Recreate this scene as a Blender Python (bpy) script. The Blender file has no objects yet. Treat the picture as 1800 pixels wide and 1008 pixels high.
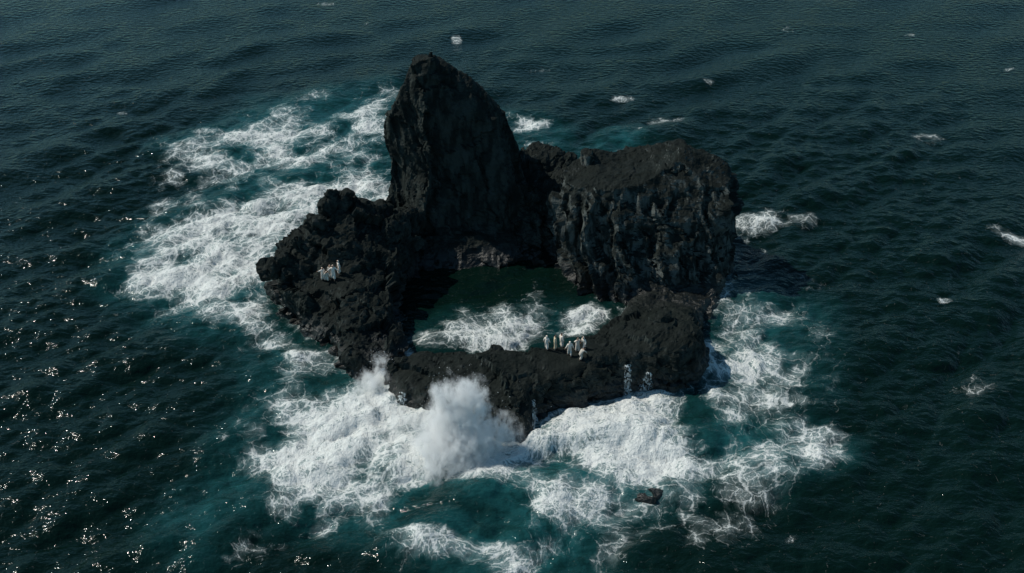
import bpy, math, random
import numpy as np
from mathutils import Vector
from mathutils.bvhtree import BVHTree

sc = bpy.context.scene
COL = sc.collection
rad = math.radians

# ------------------------------------------------------------------ camera
cam = bpy.data.objects.new('camera', bpy.data.cameras.new('camera'))
COL.objects.link(cam)
cam.location = (0, -112, 74)
cam.rotation_euler = (rad(90 - 32), 0, 0)
cam.data.sensor_width = 36
cam.data.lens = 40.0
cam.data.clip_start = 1
cam.data.clip_end = 20000
sc.camera = cam

# ------------------------------------------------------------------ sky and sun
SUN_EL, SUN_H = rad(49), Vector((-0.93, 0.37, 0)).normalized()      # sun stands left and a little behind the island
sun_dir = SUN_H * math.cos(SUN_EL) + Vector((0, 0, math.sin(SUN_EL)))
world = bpy.data.worlds.new('World'); sc.world = world; world.use_nodes = True
wn = world.node_tree; wn.nodes.clear()
wo = wn.nodes.new('ShaderNodeOutputWorld'); wb = wn.nodes.new('ShaderNodeBackground'); sk = wn.nodes.new('ShaderNodeTexSky')
sk.sky_type = 'NISHITA'; sk.sun_disc = False
sk.sun_elevation = SUN_EL
sk.sun_rotation = math.atan2(SUN_H.x, SUN_H.y)
sk.air_density = 1.0; sk.dust_density = 0.7; sk.ozone_density = 3.0
wb.inputs['Strength'].default_value = 0.105
wt = wn.nodes.new('ShaderNodeMix'); wt.data_type = 'RGBA'; wt.blend_type = 'MULTIPLY'; wt.inputs[0].default_value = 1.0
wt.inputs[7].default_value = (0.60, 0.93, 0.92, 1)          # greenish tint added over the sky to turn its fill light teal
wn.links.new(sk.outputs[0], wt.inputs[6]); wn.links.new(wt.outputs[2], wb.inputs[0]); wn.links.new(wb.outputs[0], wo.inputs[0])

sl = bpy.data.lights.new('sun', 'SUN'); sl.energy = 4.2; sl.angle = rad(0.53); sl.color = (1.0, 0.955, 0.87)
so = bpy.data.objects.new('sun', sl); COL.objects.link(so)
so.rotation_euler = (-sun_dir).to_track_quat('-Z', 'Y').to_euler()

sc.view_settings.view_transform = 'Standard'; sc.view_settings.look = 'None'
sc.view_settings.gamma = 1.0; sc.view_settings.use_curve_mapping = False
sc.view_settings.exposure = -0.25
sc.cycles.volume_bounces = 6
sc.cycles.volume_step_rate = 0.5
sc.cycles.max_bounces = 8
sc.cycles.diffuse_bounces = 2
sc.cycles.glossy_bounces = 2
sc.cycles.use_denoising = True

# ------------------------------------------------------------------ measured data, metres in the island's own frame
LEDGE = [(-14.38,-14.51),(-12.48,-18.03),(-9.12,-19.45),(-4.62,-22.11),(-1.14,-23.27),(1.83,-23.45),(2.71,-19.45),(5.93,-18.41),(9.64,-16.19),(13.98,-14.91),(17.54,-15.6),(20.31,-13.09),(21.72,-9.31),(21.95,-4.18),(24.42,0.82),(26.47,4.34),(23.91,7.62),(16.81,6.95),(13.62,2.31),(11.69,-3.46),(8.75,-8.01),(5.25,-9.86),(3.07,-10.52),(-1.84,-10.84),(-4.3,-11.12),(-8.65,-10.33),(-12.08,-10.3),(-13.82,-11.81)]
LEDGE_TOP = [(-12.79,-12.71,3.0500000000000003),(-8.48,-13.06,3.75),(-3.01,-13.43,4.45),(3.61,-13.43,4.75),(5.89,-16.3,4.75),(9.13,-11.54,5.05),(12.38,-8.69,5.65),(16.46,-8.39,5.45),(19.35,-9.95,5.45),(16.34,-2.16,3.0500000000000003),(21.13,-2.61,3.6500000000000004),(24.21,0.5,1.65),(19.94,-13.44,5.05),(-12.49,-16.2,2.85),(-8.14,-19.17,3.25),(-2.87,-20.22,4.05),(1.14,-21.49,3.95),(2.88,-19.25,4.75),(8.78,-17.3,4.75),(13.57,-15.91,5.05),(17.14,-15.71,5.05)]
SHOULDER = [(-30.0,6.29),(-27.33,-0.27),(-23.3,-3.48),(-19.08,-8.22),(-17.75,-12.37),(-14.26,-13.29),(-11.8,-8.66),(-12.96,-0.64),(-13.38,6.95),(-11.47,10.75),(-9.57,15.31),(-14.87,17.09),(-21.97,14.44),(-27.36,11.59)]
SHOULDER_TOP = [(-27.9,1.89,5.5),(-26.18,2.3,6.8),(-24.62,4.0,8.5),(-23.23,4.25,9.5),(-21.11,9.0,10.6),(-18.84,9.55,10),(-14.79,12.97,8.2),(-17.17,12.29,8.4),(-16.26,6.28,7.6),(-15.4,17.49,4.5),(-19.03,17.18,4.5),(-21.52,14.69,6.0),(-23.69,10.48,7.0),(-21.04,0.54,6.0),(-23.65,-0.44,4.6),(-22.01,-3.42,3.4),(-18.33,-6.66,4.0),(-16.74,-2.69,6.0),(-14.05,2.72,5.0),(-17.26,-11.23,2.6),(-13.8,-8.78,2.4),(-13.64,-3.11,3.2)]
BLOCK = [(0,[(5.07,12.72),(6.97,6.16),(12.57,2.06),(19.84,3.07),(24.86,3.7),(28.14,11.03),(29.6,19.82),(23.67,27.87),(10.17,26.2),(4.36,19.05)]),(8,[(5.61,12.15),(7.25,8.08),(11.99,5.57),(19.7,6.95),(25.0,6.95),(27.14,9.22),(27.7,14.26),(22.26,21.77),(9.58,20.61),(4.85,15.03)]),(13.2,[(6.19,12.31),(7.77,10.77),(12.02,9.26),(19.74,11.08),(24.63,9.56),(26.45,10.77),(26.48,12.63),(21.6,19.81),(9.27,18.12),(6.29,14.85)]),(16,[(7.53,10.24),(8.7,9.62),(11.96,8.39),(19.64,11.5),(22.71,9.31),(24.14,9.0),(24.37,10.55),(20.98,16.72),(9.71,15.38),(7.63,12.45)])]
BLOCK_TOP = [(6.64,14.13,12.0),(7.87,10.74,12.0),(9.13,15.95,13.6),(11.13,13.76,12.8),(13.4,15.87,12.4),(12.79,8.36,12.6),(14.43,11.57,12.5),(17.15,15.05,13.1),(16.87,9.06,13.0),(20.51,12.88,15.8),(23.37,12.76,14.2),(26.06,11.64,13.0),(19.62,10.07,14.0),(19.85,8.66,13.2),(23.13,10.21,12.8)]
TOWER = [(0,[(-16,18.5),(-13.5,10.4),(-7,9.8),(0.5,11.2),(5.0,15.0),(4,27),(-6,31),(-15,28)]),(3.2,[(-16.1,18.6),(-12.6,13.2),(-6.5,13.2),(0.2,14.4),(3.4,17.6),(3.2,26.5),(-6,30.4),(-14.9,27.5)]),(10,[(-16.2,18.8),(-11.0,14.8),(-5.4,15.2),(-0.4,16.4),(1.2,19.4),(0.6,25.5),(-6,29),(-14.6,26.5)]),(17,[(-15.7,19.0),(-10.2,16.2),(-6.5,16.4),(-2.5,18.0),(-0.9,20.4),(-2,24.6),(-7,27),(-13.9,25.5)]),(22,[(-13.6,18.9),(-11.2,17.5),(-9.0,17.4),(-7.0,18.8),(-5.9,20.6),(-6.6,23.0),(-9.4,24.4),(-12.8,23.4)]),(24.3,[(-12.6,19.8),(-11.6,19.0),(-10.4,18.9),(-9.4,19.4),(-9.0,20.4),(-9.4,21.4),(-10.6,22.0),(-12.2,21.4)])]
SADDLE = [(-1.44,11.03),(3.63,13.14),(6.08,10.34),(8.16,16.79),(9.38,26.2),(2.4,30.43),(-0.78,24.56)]
SADDLE_TOP = [(0.37,20.06,8.6),(2.59,21.46,8.4),(5.91,21.83,9.2),(7.2,17.47,9.4),(4.35,16.53,6.0),(1.45,13.89,2.5),(5.05,13.31,2.0),(4.33,12.3,0.5)]
KNOBS = [(-21.36,8.39,11.6,1.2,1.8),(-19.96,8.61,10.8,1.2,1.3),(-22.07,7.92,10.4,1.3,1.4),(-23.77,5.53,9.4,1.3,1.3),(-22.73,5.45,9.6,1.4,1.3),(-25.2,3.88,7.8,1.2,1.0),(-26.74,2.37,6.6,1.3,0.9),(-28.13,2.07,5.0,1.5,1.4),(-17.87,9.6,9.2,1.1,0.9),(-16.1,10.94,8.8,0.9,0.8),(2.97,22.58,9.0,0.8,1.2),(9.14,15.82,13.2,1.9,1.0),(20.57,13.84,14.9,1.8,1.0),(21.83,13.97,14.0,1.5,0.9),(-11.74,19.3,23.4,1.1,1.1),(-9.8,19.39,23.8,1.4,1.0),(22.39,-9.75,4.2,1.0,1.6),(-12.22,-12.78,2.2,1.6,1.2),(-1.83,-11.94,3.7,1.8,0.6),(16.15,-8.35,5.5,2.4,0.7),(-17.35,-11.39,1.2,1.5,2.2)]
FOAM = [(0.8,4.0,[(-48.91,20.59),(-44.9,27.53),(-38.76,32.17),(-31.17,35.22),(-23.54,40.06),(-17.9,42.78),(-16.25,28.71),(-24.0,30.43),(-26.12,22.95),(-29.44,15.31),(-30.12,6.95),(-33.09,4.34),(-38.53,1.19),(-46.23,6.95),(-48.05,9.65),(-43.24,11.73)]),(0.55,3.5,[(-50.83,48.43),(-50.87,52.23),(-43.28,54.41),(-39.25,62.15),(-31.21,58.21),(-26.39,64.06),(-20.28,69.47),(-17.52,40.45),(-28.1,36.68),(-35.88,38.55),(-32.9,45.97),(-43.29,45.97)]),(0.62,3.0,[(-35.02,6.95),(-28.95,4.34),(-26.33,-3.01),(-19.52,-9.74),(-17.75,-13.9),(-23.93,-9.74),(-30.48,-5.32),(-33.82,-1.84)]),(0.46,4.0,[(-31.12,-5.32),(-21.72,-7.56),(-18.36,-13.9),(-22.62,-17.84),(-24.34,-21.57),(-27.24,-21.57),(-26.13,-14.91)]),(0.84,3.2,[(-24.75,-22.47),(-21.36,-18.32),(-16.25,-10.8),(-13.22,-9.74),(-11.91,-17.84),(-6.95,-21.57),(-5.57,-26.81),(-8.75,-29.28),(-11.27,-31.66),(-13.58,-35.07),(-18.03,-33.2),(-21.87,-32.43),(-22.15,-27.64)]),(0.9,2.4,[(-12.5,-17.84),(-5.8,-21.57),(2.87,-22.92),(2.65,-19.26),(5.95,-18.03),(10.26,-15.9),(14.0,-14.71),(18.11,-15.9),(19.35,-17.84),(20.84,-22.47),(19.78,-26.81),(15.86,-29.28),(8.75,-29.28),(3.32,-27.64),(-2.19,-29.28),(-7.56,-30.88)]),(0.52,3.5,[(-10.94,-29.28),(3.34,-26.81),(8.75,-29.28),(16.51,-28.47),(15.38,-33.2),(9.54,-33.2),(7.96,-40.9),(-3.98,-40.9),(-10.29,-36.88),(-13.46,-36.16),(-9.54,-33.2),(-1.06,-33.58),(0.0,-31.66)]),(0.5,3.0,[(10.94,-29.28),(16.01,-28.06),(17.82,-30.88),(20.83,-35.44),(18.75,-35.44),(14.19,-34.33),(10.14,-32.43)]),(0.6,2.4,[(20.52,-15.9),(23.64,-7.56),(27.88,-5.32),(34.0,-9.74),(34.58,-13.9),(30.16,-18.79),(25.69,-17.36)]),(0.4,3.0,[(21.4,-5.32),(22.99,1.19),(27.76,9.65),(30.82,6.95),(34.61,1.81),(32.91,-3.01),(27.44,-4.18),(25.1,-6.45)]),(0.44,2.4,[(29.9,25.38),(34.17,24.89),(35.49,19.82),(30.43,16.79),(29.19,18.29)]),(0.25,3.0,[(34.88,24.56),(41.27,25.38),(39.6,21.37),(33.29,12.43),(28.48,9.65)]),(0.38,3.0,[(23.65,-18.79),(29.37,-19.73),(32.74,-25.11),(24.45,-30.08),(21.45,-25.11)]),(0.58,2.0,[(-1.3,60.51),(3.67,58.21),(5.45,55.96),(3.11,51.59),(-0.44,51.59)]),(0.5,2.0,[(0.44,49.47),(7.01,48.43),(7.73,44.36),(3.42,43.37)]),(0.85,1.6,[(-12.55,-6.45),(-6.61,-2.43),(0.0,-0.64),(4.03,-0.03),(4.29,-2.43),(2.58,-5.89),(-4.48,-7.34)]),(0.9,1.4,[(7.08,0.82),(9.61,3.7),(13.49,2.44),(13.33,0.58),(9.87,-3.01),(7.19,-4.18),(6.3,-1.84)]),(0.28,3.0,[(-11.76,-4.18),(-6.68,-0.64),(-1.38,4.34),(4.2,6.95),(6.68,-0.64),(3.89,-5.32)]),(0.28,5.0,[(-37.02,9.65),(-31.48,-9.74),(-27.24,-21.57),(-22.8,-33.2),(-14.32,-37.6),(-9.95,-40.9),(7.96,-40.9),(20.83,-35.44),(27.17,-30.08),(32.39,-24.24),(35.38,-11.85),(35.29,1.81),(28.95,12.43),(22.71,-3.01),(20.52,-15.9),(5.91,-18.79),(0.0,-23.36),(-12.5,-17.84),(-18.0,-11.85),(-27.4,-0.64)]),(0.4,5.0,[(-52.06,46.37),(-39.59,64.06),(-20.46,71.5),(-15.78,27.87),(-28.95,4.34),(-40.1,-0.64),(-47.63,6.95),(-48.74,21.37)]),(0.75,0.9,[(20.09,65.26),(19.39,64.24),(17.89,63.82),(16.46,64.24),(15.92,65.26),(16.61,66.3),(18.12,66.73),(19.57,66.3)]),(0.5,2.0,[(27.33,56.63),(26.45,56.0),(24.5,55.73),(22.6,56.0),(21.87,56.63),(22.73,57.27),(24.7,57.53),(26.61,57.27)]),(0.5,0.9,[(-9.07,93.42),(-9.32,91.69),(-10.04,90.98),(-10.82,91.69),(-11.2,93.42),(-10.97,95.17),(-10.24,95.9),(-9.45,95.17)]),(0.7,0.9,[(54.91,99.72),(54.32,99.04),(53.18,98.76),(52.16,99.04),(51.85,99.72),(52.44,100.41),(53.58,100.7),(54.61,100.41)]),(0.5,0.9,[(60.42,64.06),(59.83,62.37),(59.31,61.68),(59.16,62.37),(59.48,64.06),(60.07,65.77),(60.6,66.48),(60.75,65.77)]),(0.42,2.0,[(41.14,7.62),(40.03,6.87),(37.73,6.56),(35.58,6.87),(34.81,7.62),(35.9,8.38),(38.22,8.7),(40.4,8.38)]),(0.55,0.9,[(52.85,3.2),(52.52,2.93),(51.9,2.82),(51.36,2.93),(51.2,3.2),(51.53,3.46),(52.15,3.58),(52.69,3.46)]),(0.45,0.9,[(42.2,-16.68),(41.93,-17.09),(41.55,-17.26),(41.26,-17.09),(41.24,-16.68),(41.5,-16.27),(41.89,-16.1),(42.18,-16.27)]),(0.22,2.0,[(53.48,-14.91),(52.0,-16.99),(50.01,-17.84),(48.61,-16.99),(48.62,-14.91),(50.07,-12.76),(52.14,-11.85),(53.56,-12.76)]),(0.3,2.0,[(70.72,20.13),(69.02,18.61),(66.13,17.99),(63.71,18.61),(63.15,20.13),(64.82,21.67),(67.76,22.32),(70.21,21.67)]),(0.6,0.9,[(76.35,97.16),(76.06,96.72),(75.62,96.53),(75.29,96.72),(75.27,97.16),(75.56,97.61),(76.0,97.8),(76.32,97.61)]),(0.42,2.0,[(8.99,77.29),(8.09,76.72),(5.97,76.48),(3.86,76.72),(3.0,77.29),(3.88,77.86),(6.01,78.1),(8.13,77.86)]),(0.55,0.9,[(20.75,52.66),(20.13,52.21),(18.72,52.02),(17.35,52.21),(16.81,52.66),(17.43,53.12),(18.84,53.32),(20.22,53.12)]),(0.4,2.0,[(17.91,46.78),(17.2,46.21),(15.59,45.97),(14.01,46.21),(13.39,46.78),(14.09,47.36),(15.71,47.6),(17.3,47.36)]),(0.7,0.9,[(-62.97,59.82),(-62.99,59.33),(-63.32,59.13),(-63.77,59.33),(-64.08,59.82),(-64.06,60.31),(-63.72,60.51),(-63.27,60.31)]),(0.6,0.9,[(-53.21,95.28),(-53.28,94.83),(-53.62,94.65),(-54.03,94.83),(-54.29,95.28),(-54.22,95.72),(-53.88,95.9),(-53.46,95.72)]),(0.5,0.9,[(-68.75,28.54),(-68.73,28.07),(-69.05,27.87),(-69.51,28.07),(-69.86,28.54),(-69.87,29.03),(-69.55,29.23),(-69.09,29.03)]),(0.16,2.0,[(-60.32,13.14),(-60.6,12.14),(-61.98,11.73),(-63.66,12.14),(-64.68,13.14),(-64.42,14.16),(-63.02,14.58),(-61.32,14.16)]),(0.6,0.9,[(25.5,-36.53),(25.19,-36.98),(24.64,-37.17),(24.17,-36.98),(24.05,-36.53),(24.35,-36.07),(24.91,-35.87),(25.38,-36.07)]),(0.3,0.9,[(18.07,-10.27),(17.89,-10.57),(17.52,-10.69),(17.18,-10.57),(17.07,-10.27),(17.25,-9.97),(17.62,-9.84),(17.96,-9.97)]),(0.4,0.9,[(-27.32,103.66),(-27.7,102.96),(-28.76,102.67),(-29.89,102.96),(-30.43,103.66),(-30.05,104.37),(-28.98,104.67),(-27.85,104.37)]),(0.4,0.9,[(-35.89,114.78),(-36.46,114.02),(-38.05,113.7),(-39.73,114.02),(-40.52,114.78),(-39.95,115.55),(-38.36,115.87),(-36.67,115.55)]),(0.4,0.9,[(34.29,72.79),(33.95,72.42),(33.23,72.27),(32.56,72.42),(32.33,72.79),(32.67,73.16),(33.38,73.31),(34.05,73.16)]),(0.34,2.0,[(31.12,-5.32),(30.14,-6.44),(28.24,-6.9),(26.5,-6.44),(25.94,-5.32),(26.89,-4.19),(28.83,-3.71),(30.59,-4.19)]),(0.33,2.0,[(67.63,50.53),(66.3,49.93),(63.48,49.68),(60.81,49.93),(59.84,50.53),(61.16,51.13),(64.0,51.38),(66.68,51.13)]),(0.4,0.9,[(89.7,78.91),(89.2,78.53),(88.29,78.37),(87.5,78.53),(87.29,78.91),(87.78,79.3),(88.7,79.46),(89.49,79.3)]),(0.16,2.0,[(-54.69,16.05),(-55.14,15.42),(-56.62,15.17),(-58.26,15.42),(-59.12,16.05),(-58.68,16.68),(-57.2,16.94),(-55.54,16.68)]),(0.25,2.0,[(-19.33,-38.3),(-20.19,-40.24),(-22.86,-41.03),(-25.85,-40.24),(-27.46,-38.3),(-26.71,-36.29),(-23.95,-35.44),(-20.86,-36.29)])]
AERATED = [(0.75,7,[(-52.58,48.43),(-39.59,64.06),(-20.46,71.5),(-15.78,27.87),(-25.89,21.37),(-29.64,4.34),(-30.7,-4.18),(-40.1,-0.64),(-47.63,6.95),(-48.74,21.37),(-40.94,34.85)]),(0.5,6,[(-35.02,6.95),(-26.73,-0.64),(-18.26,-9.74),(-19.7,-21.57),(-22.27,-33.2),(-26.51,-33.2),(-29.85,-40.9),(-32.87,-33.2),(-27.1,-25.11),(-30.23,-9.74)]),(0.85,5,[(-24.75,-22.47),(-16.37,-9.74),(-5.72,-23.36),(18.71,-15.9),(22.02,-25.11),(16.3,-30.08),(9.6,-32.43),(7.46,-40.9),(-3.48,-40.9),(-10.35,-36.16),(-15.72,-34.7),(-21.34,-32.43)]),(0.8,4,[(21.12,-15.9),(25.6,-17.84),(32.39,-24.24),(25.0,-30.08),(20.62,-26.81)]),(0.55,5,[(21.08,-7.56),(27.76,9.65),(35.29,1.81),(33.66,-13.9),(25.0,-17.84),(20.52,-15.9)]),(0.6,4,[(8.68,46.37),(14.16,50.53),(20.08,52.23),(17.32,45.97),(9.36,42.38)]),(0.5,4,[(-1.87,61.68),(5.48,57.08),(8.59,44.36),(0.0,44.36)]),(0.34,4,[(-12.55,-6.45),(-9.25,-2.43),(-1.35,0.58),(4.1,3.07),(13.34,3.07),(9.8,-4.18),(0.0,-6.45)]),(-0.9,4,[(-11.34,-30.88),(-7.58,-30.48),(-3.76,-31.66),(0.0,-32.43),(0.26,-34.7),(-3.13,-35.07),(-9.46,-34.33)])]
# footing where the people stand: the lava is smoother here   (x, y, radius)
PADS = [(5.9, -13.0, 4.2), (-20.9, .5, 2.6)]
RUNS = [(12.2, 3.4, -.1, .30, .45, .1, 1, 'pale veil of water draining down the ledge right of the people'),
        (14.5, 2.5, -.1, .25, .75, -.3, 3, 'fan of pale water spreading down the right end of the ledge'),
        (2.2, 2.2, -.1, .15, .30, .2, 5, 'pale trickle on the corner of the ledge prow'),
        (-11.4, 1.9, -.1, .25, .7, -.2, 7, 'pale runoff on the left end of the ledge beside the smaller spray')]
SPRAYS = [([(-5.9, -25.2, 1.6, 5.2, 4.2, 4.2, 1.0), (-5.4, -24.2, 5.0, 3.4, 2.6, 4.2, .95), (-3.9, -23.8, 6.2, 2.6, 2.2, 3.6, .55), (-6.7, -24.0, 7.0, 1.7, 1.6, 2.6, .5), (-1.6, -24.2, 2.0, 5.2, 2.8, 3.2, .45), (-7.6, -28.0, .8, 2.6, 3.2, 2.2, .6), (-4.0, -29.0, .5, 2.2, 2.6, 1.8, .4), (-4.6, -24.3, 2.6, 7.0, 4.2, 6.0, .26), (-10.5, -21.5, .8, 5.0, 3.0, 2.4, .34)],
           3.2, 4.0, 'tall white plume of spray bursting up in front of the ledge'),
          ([(-14.6, -14.6, 1.2, 2.6, 2.2, 2.4, .9), (-13.9, -13.4, 2.6, 1.7, 1.6, 2.6, .55), (-15.8, -16.5, .6, 3.0, 2.4, 1.6, .6)], 2.8, 31.0, 'smaller white spray bursting between the left shoulder and the ledge')]
GF, GL = 'people on the front ledge', 'people on the left shoulder'
PEOPLE = [
 dict(x=3.7, y=-12.45, face=2.6, group=GF, label='person in a white hooded robe, leftmost on the front ledge', arms=(((.12, .04, -.27), (.17, -.02, -.50)), ((-.12, .02, -.27), (-.16, -.1, -.48)))),
 dict(x=4.6, y=-12.35, face=1.6, group=GF, cloth='cream', hood=False, stride=.05, height=1.8, label='slim person in a long cream yellow robe, standing at the ledge rim'),
 dict(x=5.3, y=-11.75, face=2.2, group=GF, hood=False, stride=.04, label='dark haired person in white nearest the pool on the ledge'),
 dict(x=6.1, y=-13.55, face=3.3, group=GF, stride=.20, skirt=False, height=1.82, arms=(((.13, .03, -.26), (.24, -.04, -.48)), ((-.12, .03, -.27), (-.16, -.02, -.52))), label='person in a white coverall walking away, front middle of the ledge group'),
 dict(x=6.95, y=-13.05, face=.5, group=GF, cloth='ivory', hood=False, arms=(((.16, -.10, -.14), (.03, -.24, .08)), ((-.24, -.05, -.06), (-.04, -.2, .10))), label='person in ivory raising both elbows, hands at the face'),
 dict(x=7.7, y=-13.05, face=-.9, group=GF, stride=.28, lean=.35, skirt=False, crouch=.1, label='rightmost person on the ledge, in white, leaning with legs apart'),
 dict(x=7.15, y=-14.65, face=2.2, group=GF, cloth='beige', hood=False, lean=.75, bend=.2, crouch=.22, stride=.16, arms=(((.06, -.22, -.18), (.02, -.34, -.40)), ((-.06, -.22, -.18), (-.02, -.34, -.40))), label='person in beige bending low on the ledge, nearest the surf'),
 dict(x=-21.9, y=.35, face=.6, group=GL, stride=.14, height=1.65, arms=(((.12, .02, -.26), (.14, -.05, -.5)), ((-.24, -.05, -.05), (-.46, -.1, .04))), label='leftmost person on the shoulder, in white with one arm held out'),
 dict(x=-21.45, y=.25, face=.2, group=GL, lean=.45, crouch=.2, height=1.6, cloth='ivory', label='stooping person in ivory between two standing figures on the shoulder'),
 dict(x=-21.05, y=.5, face=-.2, group=GL, cloth='beige', height=1.68, label='person in a robe darkened to beige as shade, middle of the group on the shoulder'),  # beige cloth stands in for the shade of the taller neighbour
 dict(x=-20.65, y=.25, face=.1, group=GL, height=1.86, stride=.16, arms=(((.18, 0, -.20), (.34, -.05, -.36)), ((-.20, 0, -.18), (-.38, -.04, -.30))), label='tallest person in the shoulder group, white robe, arms spread to the others'),
 dict(x=-20.0, y=.75, face=-1.2, group=GL, lean=.15, hood=True, label='rightmost person on the shoulder, in white, face turned left to the group'),
]


# ------------------------------------------------------------------ small helpers
rng = np.random.default_rng(7)

def _hash(ix, iy, iz, seed):
    h = (ix.astype(np.int64) * 73856093) ^ (iy.astype(np.int64) * 19349663) ^ (iz.astype(np.int64) * 83492791) ^ (seed * 2654435761)
    h = (h ^ (h >> 13)) * 1274126177
    h = h & 0xffffffff
    h = (h ^ (h >> 16)) & 0xffffff
    return h.astype(np.float32) / np.float32(0xffffff)

def vnoise(p, seed=0):
    """value noise, about -1..1"""
    f = np.floor(p); t = (p - f).astype(np.float32); t = t * t * t * (t * (t * 6 - 15) + 10)
    i = f.astype(np.int64); r = 0
    for dx in (0, 1):
        wx = t[:, 0] if dx else 1 - t[:, 0]
        for dy in (0, 1):
            wy = t[:, 1] if dy else 1 - t[:, 1]
            for dz in (0, 1):
                wz = t[:, 2] if dz else 1 - t[:, 2]
                r = r + wx * wy * wz * _hash(i[:, 0] + dx, i[:, 1] + dy, i[:, 2] + dz, seed)
    return r * 2 - 1

def fbm(p, octv=4, seed=0, gain=.5, ridged=False):
    a, s, tot = 1.0, 0, 0
    q = np.array(p, dtype=np.float64)
    for o in range(octv):
        n = vnoise(q, seed + o * 17)
        if ridged: n = 1 - 2 * np.abs(n)
        s = s + a * n; tot += a; a *= gain
        q = q * 2.03 + 11.7
    return s / tot

def worley(p, seed=0):
    """distance to nearest and second feature point, and a random value of the nearest cell"""
    f = np.floor(p).astype(np.int64); n = len(p)
    d1 = np.full(n, 9.0); d2 = np.full(n, 9.0); idv = np.zeros(n); vec = np.zeros((n, 3)); rv = np.zeros((n, 3))
    for dx in (-1, 0, 1):
        for dy in (-1, 0, 1):
            for dz in (-1, 0, 1):
                c = f + np.array([dx, dy, dz])
                o = np.stack([_hash(c[:, 0], c[:, 1], c[:, 2], seed + k) for k in (1, 2, 3)], 1)
                d = np.sqrt((((c + o) - p) ** 2).sum(1))
                m = d < d1
                d2 = np.where(m, d1, np.minimum(d2, d))
                idv = np.where(m, o[:, 0], idv); vec[m] = (p - c - o)[m]; rv[m] = o[m]
                d1 = np.where(m, d, d1)
    tilt = ((((rv * 7.13) % 1.0) - .5) * 2 * vec).sum(1)      # every cell is a facet with its own slope
    return d1, d2, idv, tilt

def sstep(a, b, x):
    t = np.clip((x - a) / (b - a), 0, 1)
    return t * t * (3 - 2 * t)

def poly_sdf(X, Y, poly):
    """signed distance to a polygon, negative inside"""
    d = np.full(X.shape, 1e9); inside = np.zeros(X.shape, bool); n = len(poly)
    for i in range(n):
        ax, ay = poly[i]; bx, by = poly[(i + 1) % n]
        ex, ey = bx - ax, by - ay
        wx, wy = X - ax, Y - ay
        t = np.clip((wx * ex + wy * ey) / (ex * ex + ey * ey + 1e-9), 0, 1)
        d = np.minimum(d, (wx - ex * t) ** 2 + (wy - ey * t) ** 2)
        c = ((ay <= Y) & (by > Y)) | ((by <= Y) & (ay > Y))
        if abs(ey) > 1e-9:
            inside ^= c & (X < ax + (Y - ay) / ey * ex)
    d = np.sqrt(d)
    return np.where(inside, -d, d)

def surf(X, Y, pts):
    """smooth height surface through control points"""
    P = np.array(pts, float); n = len(P)
    R = np.sqrt(((P[:, None, :2] - P[None, :, :2]) ** 2).sum(2) + .5)
    A = np.zeros((n + 3, n + 3)); A[:n, :n] = R - np.eye(n) * .15
    A[:n, n] = 1; A[:n, n + 1:] = P[:, :2]; A[n, :n] = 1; A[n + 1:, :n] = P[:, :2].T
    w = np.linalg.solve(A, np.r_[P[:, 2], 0, 0, 0])
    Z = w[n] + w[n + 1] * X + w[n + 2] * Y
    for k in range(n):
        Z = Z + w[k] * np.sqrt((X - P[k, 0]) ** 2 + (Y - P[k, 1]) ** 2 + .5)
    return np.clip(Z, P[:, 2].min() - .3, P[:, 2].max() + .3)

def make_mesh(name, V, Fq, smooth=True):
    """mesh from numpy arrays (all faces the same size)"""
    me = bpy.data.meshes.new(name)
    k = Fq.shape[1]
    me.vertices.add(len(V)); me.vertices.foreach_set('co', np.ascontiguousarray(V, np.float32).ravel())
    me.loops.add(Fq.size); me.loops.foreach_set('vertex_index', np.ascontiguousarray(Fq, np.int32).ravel())
    me.polygons.add(len(Fq))
    me.polygons.foreach_set('loop_start', np.arange(0, Fq.size, k, dtype=np.int32))
    me.polygons.foreach_set('loop_total', np.full(len(Fq), k, np.int32))
    me.polygons.foreach_set('use_smooth', np.full(len(Fq), smooth, bool))
    me.update(calc_edges=True); me.validate()
    return me

def obj(name, me, mat=None, parent=None, loc=(0, 0, 0)):
    o = bpy.data.objects.new(name, me); COL.objects.link(o)
    if mat is not None: me.materials.append(mat)
    o.parent = parent; o.location = loc
    return o

def tag(o, label=None, cat=None, group=None, kind=None):
    for k, v in (('label', label), ('category', cat), ('group', group), ('kind', kind)):
        if v: o[k] = v
    return o

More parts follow.
